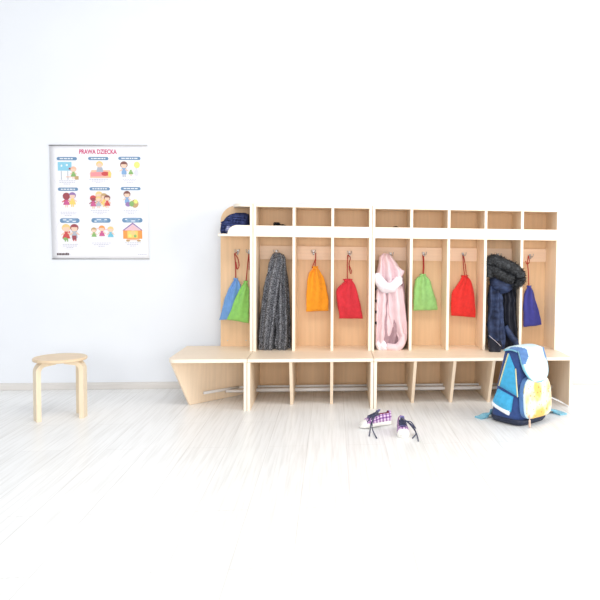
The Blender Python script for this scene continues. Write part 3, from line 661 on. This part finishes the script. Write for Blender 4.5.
# ------------------------------------------------------------------ backpack
def printed():
    mt = mat('backpack_printed_panel', (0.86, 0.79, 0.62), 0.45, color2=(0.84, 0.50, 0.12), scale=(11, 11, 11), contrast=(0.40, 0.56)); nt = mt.node_tree; L = nt.links.new
    b = nt.nodes['Principled BSDF']; base = b.inputs['Base Color'].links[0].from_socket; tc = next(n for n in nt.nodes if n.type == 'TEX_COORD')
    vo = nt.nodes.new('ShaderNodeTexVoronoi'); vo.inputs['Scale'].default_value = 42; L(tc.outputs['Object'], vo.inputs['Vector'])
    rp = nt.nodes.new('ShaderNodeValToRGB'); rp.color_ramp.elements[0].position = 0.16; rp.color_ramp.elements[0].color = (0.55, 0.36, 0.30, 1); rp.color_ramp.elements[1].position = 0.26; rp.color_ramp.elements[1].color = (1, 1, 1, 1)
    mx = nt.nodes.new('ShaderNodeMix'); mx.data_type = 'RGBA'; mx.blend_type = 'MULTIPLY'; mx.inputs[0].default_value = 0.8
    L(vo.outputs['Distance'], rp.inputs['Fac']); L(base, mx.inputs[6]); L(rp.outputs['Color'], mx.inputs[7]); L(mx.outputs[2], b.inputs['Base Color'])
    return mt
M['bp_navy'] = cloth('backpack_navy', (0.035, 0.075, 0.24), var=0.2); M['bp_cyan'] = cloth('backpack_sky_blue', (0.06, 0.42, 0.72), var=0.15)
M['bp_mid'] = cloth('backpack_mid_blue', (0.10, 0.22, 0.48), var=0.2); M['bp_pale'] = mat('backpack_pale_flap', (0.66, 0.80, 0.82), 0.45, color2=(0.52, 0.72, 0.79), scale=(14, 14, 14))
M['bp_print'] = printed()
M['bp_black'] = mat('backpack_base', (0.018, 0.026, 0.06), 0.5, var=0.2); M['bp_pipe'] = cloth('backpack_piping', (0.72, 0.66, 0.36)); M['bp_white'] = cloth('reflective_white', (0.85, 0.87, 0.9), var=0.03)
M['bp_strap'] = cloth('strap_sky_blue', (0.22, 0.52, 0.66)); M['bp_beige'] = cloth('beige_tag', (0.78, 0.55, 0.42)); M['bp_dots'] = flat('print_brown', (0.30, 0.14, 0.08)); M['bp_sky'] = flat('print_blue', (0.40, 0.66, 0.80))
BC = on_floor(519.4, 420.0); A_ = math.radians(37)
bpk = thing('school_backpack', 'blue childrens school backpack with pale flap standing on the floor at the bench', 'backpack', (BC.x, BC.y, 0))
RB = Matrix.Rotation(A_, 3, 'Z')
LEAN = -0.02
def bl(u, v, z):  # local (u across front, v towards back, z up)
    return RB @ Vector((u + 0.045 * max(0, z), v + LEAN * max(0, z), z)) + Vector((BC.x, BC.y, 0))
H = 0.40
def half(z):   # half width
    s = z / H; return 0.134 * (1 - 0.30 * max(0, s - 0.25) ** 1.5)
def vfront(z): s = z / H; return -0.105 + 0.050 * s
def vback(z): s = z / H; return 0.128 - 0.060 * s
def shell(bm, rows, n=48, exp=0.42, mi=0):
    rings = []
    for z, hwid, vf, vb in rows:
        ring = []
        for j in range(n):
            a = 2 * PI * j / n; ca, sa = math.cos(a), math.sin(a)
            ring.append(bm.verts.new(bl(math.copysign(abs(ca) ** exp, ca) * hwid, (vf + vb) / 2 + math.copysign(abs(sa) ** exp, sa) * (vb - vf) / 2, z)))
        rings.append(ring)
    for A, B in zip(rings, rings[1:]):
        for j in range(n): bm.faces.new((A[j], A[(j + 1) % n], B[(j + 1) % n], B[j])).material_index = mi
    bm.faces.new(rings[0]).material_index = mi; bm.faces.new(rings[-1]).material_index = mi
rows = [(0.035 + (H - 0.035) * i / 20, half(0.035 + (H - 0.035) * i / 20), vfront(0.035 + (H - 0.035) * i / 20), vback(0.035 + (H - 0.035) * i / 20)) for i in range(21)]
for dz, sh in ((0.008, 0.006), (0.014, 0.014), (0.018, 0.03)): rows.append((H + dz, half(H) - sh, vfront(H) + sh, vback(H) - sh))
bm = bmesh.new(); shell(bm, rows); link('body', bm, M['bp_navy'], bpk, True)
bm = bmesh.new(); shell(bm, [(0.0005, 0.112, -0.090, 0.106), (0.005, 0.125, -0.100, 0.118), (0.020, 0.1365, -0.1085, 0.1275), (0.036, 0.1365, -0.107, 0.126)]); link('base', bm, M['bp_black'], bpk, True)
# left side panel with piping
def side_pt(v, z, o=0.0): return bl(-(half(z) + 0.002 + o), v, z)
def side_patch(bm, quad, o=0.004, k=8, puff=0.0, mi=0, gather=0):
    """quad: (v_left_bottom, v_right_bottom, z_bl, z_br, v_lt, v_rt, z_lt, z_rt) as seen from the left side"""
    vlb, vrb, zlb, zrb, vlt, vrt, zlt, zrt = quad; F = []; Bk = []
    for j in range(k + 1):
        r = j / k; F.append([]); Bk.append([])
        for i in range(k * 2 + 1):
            s = i / (k * 2)
            v = (vlb + (vrb - vlb) * s) * (1 - r) + (vlt + (vrt - vlt) * s) * r; z = (zlb + (zrb - zlb) * s) * (1 - r) + (zlt + (zrt - zlt) * s) * r
            b = puff * math.sin(PI * s) ** 0.5 * math.sin(PI * min(1, 0.15 + r * 0.8)) if puff else 0
            if gather: b += 0.003 * math.sin(s * gather * 2 * PI) * r
            F[-1].append(bm.verts.new(side_pt(v, z, o + b))); Bk[-1].append(bm.verts.new(side_pt(v, z, -0.004)))
    for j in range(k):
        for i in range(k * 2):
            bm.faces.new((F[j][i], F[j][i + 1], F[j + 1][i + 1], F[j + 1][i])).material_index = mi
    nI = k * 2
    ring = [(0, i) for i in range(nI + 1)] + [(j, nI) for j in range(1, k + 1)] + [(k, i) for i in range(nI - 1, -1, -1)] + [(j, 0) for j in range(k - 1, 0, -1)]
    for a, b in zip(ring, ring[1:] + ring[:1]): bm.faces.new((F[a[0]][a[1]], F[b[0]][b[1]], Bk[b[0]][b[1]], Bk[a[0]][a[1]])).material_index = mi
bm = bmesh.new(); side_patch(bm, (0.055, -0.082, 0.205, 0.165, 0.018, -0.030, 0.390, 0.320)); link('side_panel', bm, M['bp_cyan'], bpk, True)
for (va, za, vb_, zb_) in ((0.055, 0.205, 0.018, 0.39), (-0.080, 0.165, -0.045, 0.315)):
    bm = bmesh.new(); tube(bm, [side_pt(va + (vb_ - va) * i / 8, za + (zb_ - za) * i / 8, 0.006) for i in range(9)], 0.0036, 8); link('piping', bm, M['bp_pipe'], bpk, True)
bm = bmesh.new(); side_patch(bm, (0.092, -0.040, 0.110, 0.074, 0.062, -0.046, 0.188, 0.160), 0.005, 8, 0.026, 0, 5); sp = link('side_pocket', bm, M['bp_cyan'], bpk, True)
bm = bmesh.new(); side_patch(bm, (0.094, -0.030, 0.094, 0.056, 0.090, -0.036, 0.118, 0.086), 0.010, 6, 0.014); link('pocket_hem', bm, M['bp_white'], sp, True)
# front pocket, domed
def front_pt(u, z, o): return bl(u, vfront(z) - o, z)
bm = bmesh.new(); rings = []; nn = 44; cz_, rz_, ru_ = 0.148, 0.125, 0.126
for lev, (s, o) in enumerate(((1.0, -0.004), (1.0, 0.024), (0.97, 0.034), (0.90, 0.040), (0.75, 0.045), (0.5, 0.048), (0.22, 0.049))):
    ring = []
    for j in range(nn):
        a = 2 * PI * j / nn; ca, sa = math.cos(a), math.sin(a)
        ex = 0.62 if sa > 0 else 0.40
        u = math.copysign(abs(ca) ** ex, ca) * ru_ * s; z = cz_ + math.copysign(abs(sa) ** (0.85 if sa > 0 else 0.5), sa) * rz_ * s * (1.0 if sa > 0 else 0.86)
        ring.append(bm.verts.new(front_pt(u, z, o)))
    rings.append(ring)
for i, (A, B) in enumerate(zip(rings, rings[1:])):
    for j in range(nn): bm.faces.new((A[j], A[(j + 1) % nn], B[(j + 1) % nn], B[j])).material_index = 1 if i < 1 else 2 if i < 2 else 0
bm.faces.new(rings[-1]).material_index = 0
fp = link('front_pocket', bm, [M['bp_print'], M['bp_mid'], M['bp_pale']], bpk, True)
bm = bmesh.new(); tube(bm, [front_pt(-0.122 * math.cos(PI * i / 20), 0.166 + 0.108 * math.sin(PI * i / 20) ** 0.8, 0.026) for i in range(21)], 0.0038, 8); link('zip', bm, M['bp_pipe'], fp, True)
bm = bmesh.new(); q0 = front_pt(-0.098, 0.075, 0.042); tube(bm, smooth_path([q0, q0 + Vector((-0.002, -0.008, -0.03)), q0 + Vector((0.0, -0.006, -0.070))], 4), [0.0035 + 0.0004 * i for i in range(9)], 8); link('zip_pull', bm, M['bp_beige'], fp, True)
# flap: over the top and down the front
def flap_path(s):  # s 0..1 -> (v, z, is front)
    if s < 0.22:
        q = s / 0.22; return (vback(H) - 0.015) * (1 - q) + (vfront(H) - 0.002) * q, H + 0.022 + 0.010 * math.sin(PI * q)
    q = (s - 0.22) / 0.78; z = H + 0.020 - q * 0.185
    return vfront(min(z, H)) - 0.012 - 0.035 * math.sin(PI * min(1, q * 0.9) * 0.6), z
ns, nt_ = 30, 30; bm = bmesh.new(); L0 = []; L1 = []
for i in range(ns + 1):
    s = i / ns; v, z = flap_path(s); v2, z2 = flap_path(min(1, s + 0.01)); v1, z1 = flap_path(max(0, s - 0.01))
    nvec = Vector((v2 - v1, z2 - z1)); nvec = Vector((nvec.y, -nvec.x)).normalized()
    if s < 0.10: nvec = Vector((0, 1))
    if nvec.x > 0 and s > 0.3: nvec = -nvec
    hw_ = 0.117 if s < 0.45 else 0.117 * math.sqrt(max(0.0, 1 - ((s - 0.45) / 0.555) ** 2.6))
    a, b = [], []
    for j in range(nt_ + 1):
        tt = -1 + 2 * j / nt_; u = tt * hw_; drop = 0.016 * abs(u / 0.117) ** 4
        dv = nvec * (-drop)
        a.append(bm.verts.new(bl(u, v + dv.x, z + dv.y))); b.append(bm.verts.new(bl(u, v + dv.x - nvec.x * 0.008, z + dv.y - nvec.y * 0.008)))
    L0.append(a); L1.append(b)
for i in range(ns):
    for j in range(nt_):
        s = (i + 0.5) / ns; tt = -1 + 2 * (j + 0.5) / nt_
        blue = ((tt + 1.15) / 0.62) ** 2 + ((s - 0.30) / 0.26) ** 2 < 1 or ((tt - 1.15) / 0.45) ** 2 + ((s - 0.30) / 0.30) ** 2 < 1
        mi = 1 if blue else (2 if (i == ns - 1 or j in (0, nt_ - 1)) else 0)
        bm.faces.new((L0[i][j], L0[i][j + 1], L0[i + 1][j + 1], L0[i + 1][j])).material_index = mi
        bm.faces.new((L1[i][j], L1[i][j + 1], L1[i + 1][j + 1], L1[i + 1][j])).material_index = 1
for i in range(ns):
    for j in (0, nt_): bm.faces.new((L0[i][j], L0[i + 1][j], L1[i + 1][j], L1[i][j])).material_index = 2
for j in range(nt_):
    for i in (0, ns): bm.faces.new((L0[i][j], L0[i][j + 1], L1[i][j + 1], L1[i][j])).material_index = 2
fl = link('flap', bm, [M['bp_pale'], M['bp_mid'], M['bp_strap']], bpk, True)
bm = bmesh.new(); v, z = flap_path(0.93)
c = bl(0.0, v - 0.012, z)
bmesh.ops.create_cube(bm, size=1, matrix=Matrix.Translation(bl(0.116, vfront(z) + 0.004, z + 0.02)) @ RB.to_4x4() @ Matrix.Diagonal((0.016, 0.018, 0.034, 1)))
bmesh.ops.bevel(bm, geom=bm.edges[:], offset=0.004, segments=2, affect='EDGES'); link('buckle', bm, M['bp_white'], bpk, True)
# straps resting on the floor, cord and grab handle
def ribbon(bm, pts, wd, thk):
    pts = smooth_path(pts, 6); rows_ = []
    for i, p in enumerate(pts):
        tng = (pts[min(i + 1, len(pts) - 1)] - pts[max(i - 1, 0)]).normalized(); sd = tng.cross(Vector((0, 0, 1))).normalized() * wd / 2; up = Vector((0, 0, thk))
        rows_.append([bm.verts.new(p + sd), bm.verts.new(p - sd), bm.verts.new(p - sd + up), bm.verts.new(p + sd + up)])
    for A, B in zip(rows_, rows_[1:]):
        for k in range(4): bm.faces.new((A[k], A[(k + 1) % 4], B[(k + 1) % 4], B[k]))
    bm.faces.new(rows_[0]); bm.faces.new(rows_[-1])
f = on_floor
bm = bmesh.new(); ribbon(bm, [bl(-0.09, 0.125, 0.05), f(491, 414.5, 0.02), f(487, 415, 0.010), f(482, 417.5, 0.002), f(478, 418.5, 0.001)], 0.055, 0.008); link('shoulder_strap', bm, M['bp_strap'], bpk)
bm = bmesh.new(); ribbon(bm, [bl(0.09, 0.125, 0.06), f(548.5, 409.5, 0.02), f(555, 412, 0.004), f(563.5, 415, 0.001)], 0.055, 0.008); link('shoulder_strap', bm, M['bp_strap'], bpk)
bm = bmesh.new(); tube(bm, smooth_path([bl(0.122, 0.02, 0.16), f(560, 401.5, 0.03), f(568.5, 406.3, 0.004)], 6), 0.003, 6); link('elastic_cord', bm, M['bp_white'], bpk, True)
bm = bmesh.new(); tube(bm, smooth_path([bl(-0.045, vback(H), H - 0.03), bl(-0.036, vback(H) + 0.022, H - 0.012), bl(0.036, vback(H) + 0.022, H - 0.012), bl(0.045, vback(H), H - 0.03)], 6), 0.006, 8); link('grab_handle', bm, M['bp_navy'], bpk, True)

# ------------------------------------------------------------------ sneakers
def plaid():
    mt = bpy.data.materials.new('purple_plaid_canvas'); mt.use_nodes = True; nt = mt.node_tree; b = nt.nodes['Principled BSDF']; L = nt.links.new
    tc = nt.nodes.new('ShaderNodeTexCoord'); sx = nt.nodes.new('ShaderNodeSeparateXYZ'); L(tc.outputs['UV'], sx.inputs[0])
    outs = []
    for k, (ax, fr) in enumerate((('X', 9.0), ('Y', 9.0))):
        mu = nt.nodes.new('ShaderNodeMath'); mu.operation = 'MULTIPLY'; mu.inputs[1].default_value = fr; L(sx.outputs[ax], mu.inputs[0])
        fr_ = nt.nodes.new('ShaderNodeMath'); fr_.operation = 'FRACT'; L(mu.outputs[0], fr_.inputs[0])
        gt = nt.nodes.new('ShaderNodeMath'); gt.operation = 'GREATER_THAN'; gt.inputs[1].default_value = 0.55; L(fr_.outputs[0], gt.inputs[0]); outs.append(gt)
    ad = nt.nodes.new('ShaderNodeMath'); ad.operation = 'ADD'; L(outs[0].outputs[0], ad.inputs[0]); L(outs[1].outputs[0], ad.inputs[1])
    dv = nt.nodes.new('ShaderNodeMath'); dv.operation = 'MULTIPLY'; dv.inputs[1].default_value = 0.5; L(ad.outputs[0], dv.inputs[0])
    rp = nt.nodes.new('ShaderNodeValToRGB'); rp.color_ramp.interpolation = 'CONSTANT'
    e = rp.color_ramp.elements; e[0].color = (0.70, 0.56, 0.72, 1); e[1].position = 0.4; e[1].color = (0.34, 0.15, 0.38, 1); e2 = e.new(0.8); e2.color = (0.12, 0.05, 0.20, 1)
    L(dv.outputs[0], rp.inputs['Fac']); L(rp.outputs['Color'], b.inputs['Base Color']); b.inputs['Roughness'].default_value = 0.8
    return mt
M['plaid'] = plaid(); M['rubber'] = mat('white_rubber', (0.85, 0.83, 0.78), 0.5, var=0.04); M['lace'] = cloth('navy_lace', (0.055, 0.06, 0.12), var=0.3); M['lin'] = cloth('dark_red_lining', (0.28, 0.02, 0.04)); M['tongue'] = cloth('violet_tongue', (0.16, 0.14, 0.34))
def sneaker(label, heel, toe, roll, lace_paths, lining):
    L_ = (toe - heel).length; u = (toe - heel).normalized(); s = Vector((0, 0, 1)).cross(u).normalized()
    th = thing('sneaker', label, 'shoe', (heel + toe) / 2, 'pair of plaid sneakers')
    def P(a, b, z):  # a along 0 heel..1 toe, b lateral metres, z up; roll about the long axis
        zz = z; bb = b
        cr, sr = math.cos(roll), math.sin(roll)
        return heel + u * (a * L_) + s * (bb * cr - zz * sr) + Vector((0, 0, max(0.0005, bb * sr + zz * cr + abs(sr) * 0.028)))
    def hwid(a):
        a = min(max(a, 0), 1)
        base = 0.024 + 0.009 * math.sin(PI * min(1, max(0, (a - 0.35) / 0.9)))
        return base * min(1, math.sqrt(max(0, 1 - ((0.12 - a) / 0.125) ** 2)) if a < 0.12 else 1) * (math.sqrt(max(0, 1 - ((a - 0.8) / 0.202) ** 2)) if a > 0.8 else 1)
    # sole
    bm = bmesh.new(); N = 24; AA = [i / N for i in range(N + 1)]
    outline = [(a, hwid(a)) for a in AA] + [(a, -hwid(a)) for a in AA[::-1][1:-1]]
    prev = None
    for z, k in ((0.0, 0.94), (0.003, 1.02), (0.016, 1.03), (0.020, 0.98)):
        ring = [bm.verts.new(P(a, b * k, z)) for a, b in outline]
        if prev:
            for j in range(len(ring)): bm.faces.new((prev[j], prev[(j + 1) % len(ring)], ring[(j + 1) % len(ring)], ring[j]))
        else: bm.faces.new(ring)
        prev = ring
    bm.faces.new(prev); link('sole', bm, M['rubber'], th, True)
    # upper: arches from heel to toe, open at the ankle
    def top(a): return 0.074 - 0.004 * a if a < 0.38 else 0.0725 - 0.038 * ((a - 0.38) / 0.62) ** 0.8
    bm = bmesh.new(); uv = bm.loops.layers.uv.new('UVMap'); NA, NB = 26, 16; G = []
    def up(a, q):  # q 0..1 left to right over the top
        h_ = top(a); hw_ = hwid(max(0.02, min(0.985, a))) * 0.98
        ang = PI * q; b = math.cos(ang); z = math.sin(ang)
        open_ = max(0.0, min(1.0, (0.55 - a) / 0.12))
        bb = math.copysign(abs(b) ** 0.6, b) * hw_ * (1 - 0.10 * z); zz = 0.017 + (h_ - 0.017) * abs(z) ** 0.62
        zz *= (math.sqrt(max(0.0, 1 - ((a - 0.78) / 0.225) ** 2)) if a > 0.78 else 1)
        return P(a, bb, max(0.016, zz))
    for i in range(NA + 1): a = i / NA * 0.985 + 0.01; G.append([bm.verts.new(up(a, j / NB)) for j in range(NB + 1)])
    for i in range(NA):
        a = (i + 0.5) / NA
        for j in range(NB):
            q = (j + 0.5) / NB
            if a > 0.865: continue
            if 0.06 < a < 0.46 and 0.27 < q < 0.73: continue   # ankle opening
            fc_ = bm.faces.new((G[i][j], G[i + 1][j], G[i + 1][j + 1], G[i][j + 1]))
            for lp, (ii, jj) in zip(fc_.loops, ((i, j), (i + 1, j), (i + 1, j + 1), (i, j + 1))): lp[uv].uv = (ii / NA, jj / NB)
    for v in [v for v in bm.verts if not v.link_faces]: bm.verts.remove(v)
    ge = [f_ for f_ in bm.faces]
    up_o = link('upper', bm, [M['plaid'], M['lin']], th, True)
    md = up_o.modifiers.new('thickness', 'SOLIDIFY'); md.thickness = 0.003; md.offset = -1; md.material_offset = 1; md.use_rim = True
    bm = bmesh.new()
    G = [[bm.verts.new(up(0.845 + 0.15 * i / 8, j / NB) + Vector((0, 0, 0.0015))) for j in range(NB + 1)] for i in range(9)]
    for i in range(8):
        for j in range(NB): bm.faces.new((G[i][j], G[i + 1][j], G[i + 1][j + 1], G[i][j + 1]))
    bm.faces.new([G[0][j] for j in range(NB + 1)]); bm.faces.new([G[i][0] for i in range(9)] + [G[i][NB] for i in range(8, -1, -1)]); link('toe_cap', bm, M['rubber'], th, True)
    bm = bmesh.new(); T0 = [[], []]
    for k, lift in ((0, 0.0045), (1, 0.001)):
        for i in range(10):
            a = 0.36 + 0.38 * i / 9
            for_ = [up(a, 0.40 + 0.20 * j / 4) + Vector((0, 0, lift + (0.010 * (1 - i / 3) if i < 3 else 0))) for j in range(5)]
            T0[k].append([bm.verts.new(p) for p in for_])
    for k in (0, 1):
        for i in range(9):
            for j in range(4): bm.faces.new((T0[k][i][j], T0[k][i + 1][j], T0[k][i + 1][j + 1], T0[k][i][j + 1]))
    link('tongue', bm, M['tongue'], th, True)
    bm = bmesh.new()
    # insole / lining floor
    ring = [bm.verts.new(P(a, b * 0.86, 0.0215)) for a, b in outline if a < 0.74]; bm.faces.new(ring); link('insole', bm, M['lin'], th)
    bm = bmesh.new()
    for i in range(4):
        a = 0.46 + 0.075 * i
        tube(bm, [up(a, 0.30 + 0.40 * j / 8) + Vector((0, 0, 0.006)) for j in range(9)], 0.0032, 6)
        if i < 3: tube(bm, [up(a + 0.075 * j / 8, 0.32 + 0.36 * j / 8) + Vector((0, 0, 0.007)) for j in range(9)], 0.003, 6)
    kn = up(0.44, 0.5) + Vector((0, 0, 0.010)); blob(bm, kn, (0.008, 0.008, 0.006), seg=10, ring=8)
    for path in lace_paths:
        tube(bm, smooth_path([kn] + path, 6), 0.0031, 6)
    link('laces', bm, M['lace'], th, True)
    return th
g = lambda x, y, z=0.004: on_floor(x, y, z)
h1, t1 = g(391, 424.0, 0), g(359.8, 428.5, 0)
sneaker('purple plaid sneaker lying side-on with its toe to the left', h1, t1, 0.10,
        [[g(374.5, 417, 0.075), g(371, 424, 0.04), g(370, 431, 0.006), g(369.2, 436)], [g(373, 419, 0.07), g(372, 427, 0.03), g(374, 433), g(376.8, 438)],
         [g(377, 414.5, 0.08), g(372, 416, 0.075), g(367.5, 422, 0.05)], [g(379, 415, 0.085), g(374, 415.5, 0.085), g(371, 420, 0.065)]], None)
h2, t2 = g(400.8, 428.5, 0), g(403.8, 438.5, 0)
sneaker('purple plaid sneaker facing the viewer with its dark red inside showing', h2, t2, 0.0,
        [[g(407, 421.5, 0.075), g(412, 425, 0.06), g(415.5, 431, 0.02), g(417.5, 437), g(418.3, 441)], [g(408, 422.5, 0.07), g(413, 428, 0.035), g(416, 433.5, 0.004), g(412.5, 438)],
         [g(406, 421, 0.085), g(411, 422, 0.075), g(415.8, 428.5, 0.04)]], None)

# ------------------------------------------------------------------ light
wd = bpy.data.worlds.new('daylight'); SC.world = wd; wd.use_nodes = True
bg = wd.node_tree.nodes['Background']; bg.inputs['Color'].default_value = (0.93, 0.965, 1.0, 1); bg.inputs['Strength'].default_value = 0.56
def area(name, loc, target, size, power, color):
    l = bpy.data.lights.new(name, 'AREA'); l.shape = 'RECTANGLE'; l.size, l.size_y = size; l.energy = power; l.color = color
    o = bpy.data.objects.new(name, l); COL.objects.link(o); o.location = loc
    o.rotation_euler = (Vector(target) - Vector(loc)).to_track_quat('-Z', 'Y').to_euler()
area('window_light', (4.3, -2.6, 1.7), (1.0, 0, 0.6), (2.2, 2.0), 105, (1.0, 0.97, 0.92))
area('front_window_light', (0.6, -6.8, 1.25), (0.6, 0, 0.9), (3.6, 1.4), 140, (1.0, 0.985, 0.97))
area('overhead_fill_light', (0.6, -2.5, 3.0), (0.6, -1.9, 0.0), (2.6, 1.2), 50, (1.0, 0.985, 0.965))  # unseen overhead fill, added to brighten the floor
area('left_fill_light', (-4.6, -3.2, 1.5), (0.5, 0, 0.7), (2.0, 1.8), 16, (0.95, 0.975, 1.0))  # weak fill added out of view to lift the left-facing panel sides
vs = SC.view_settings
vs.view_transform = 'Standard'; vs.look = 'None'; vs.gamma = 1.0; vs.use_curve_mapping = False; vs.exposure = 0.0
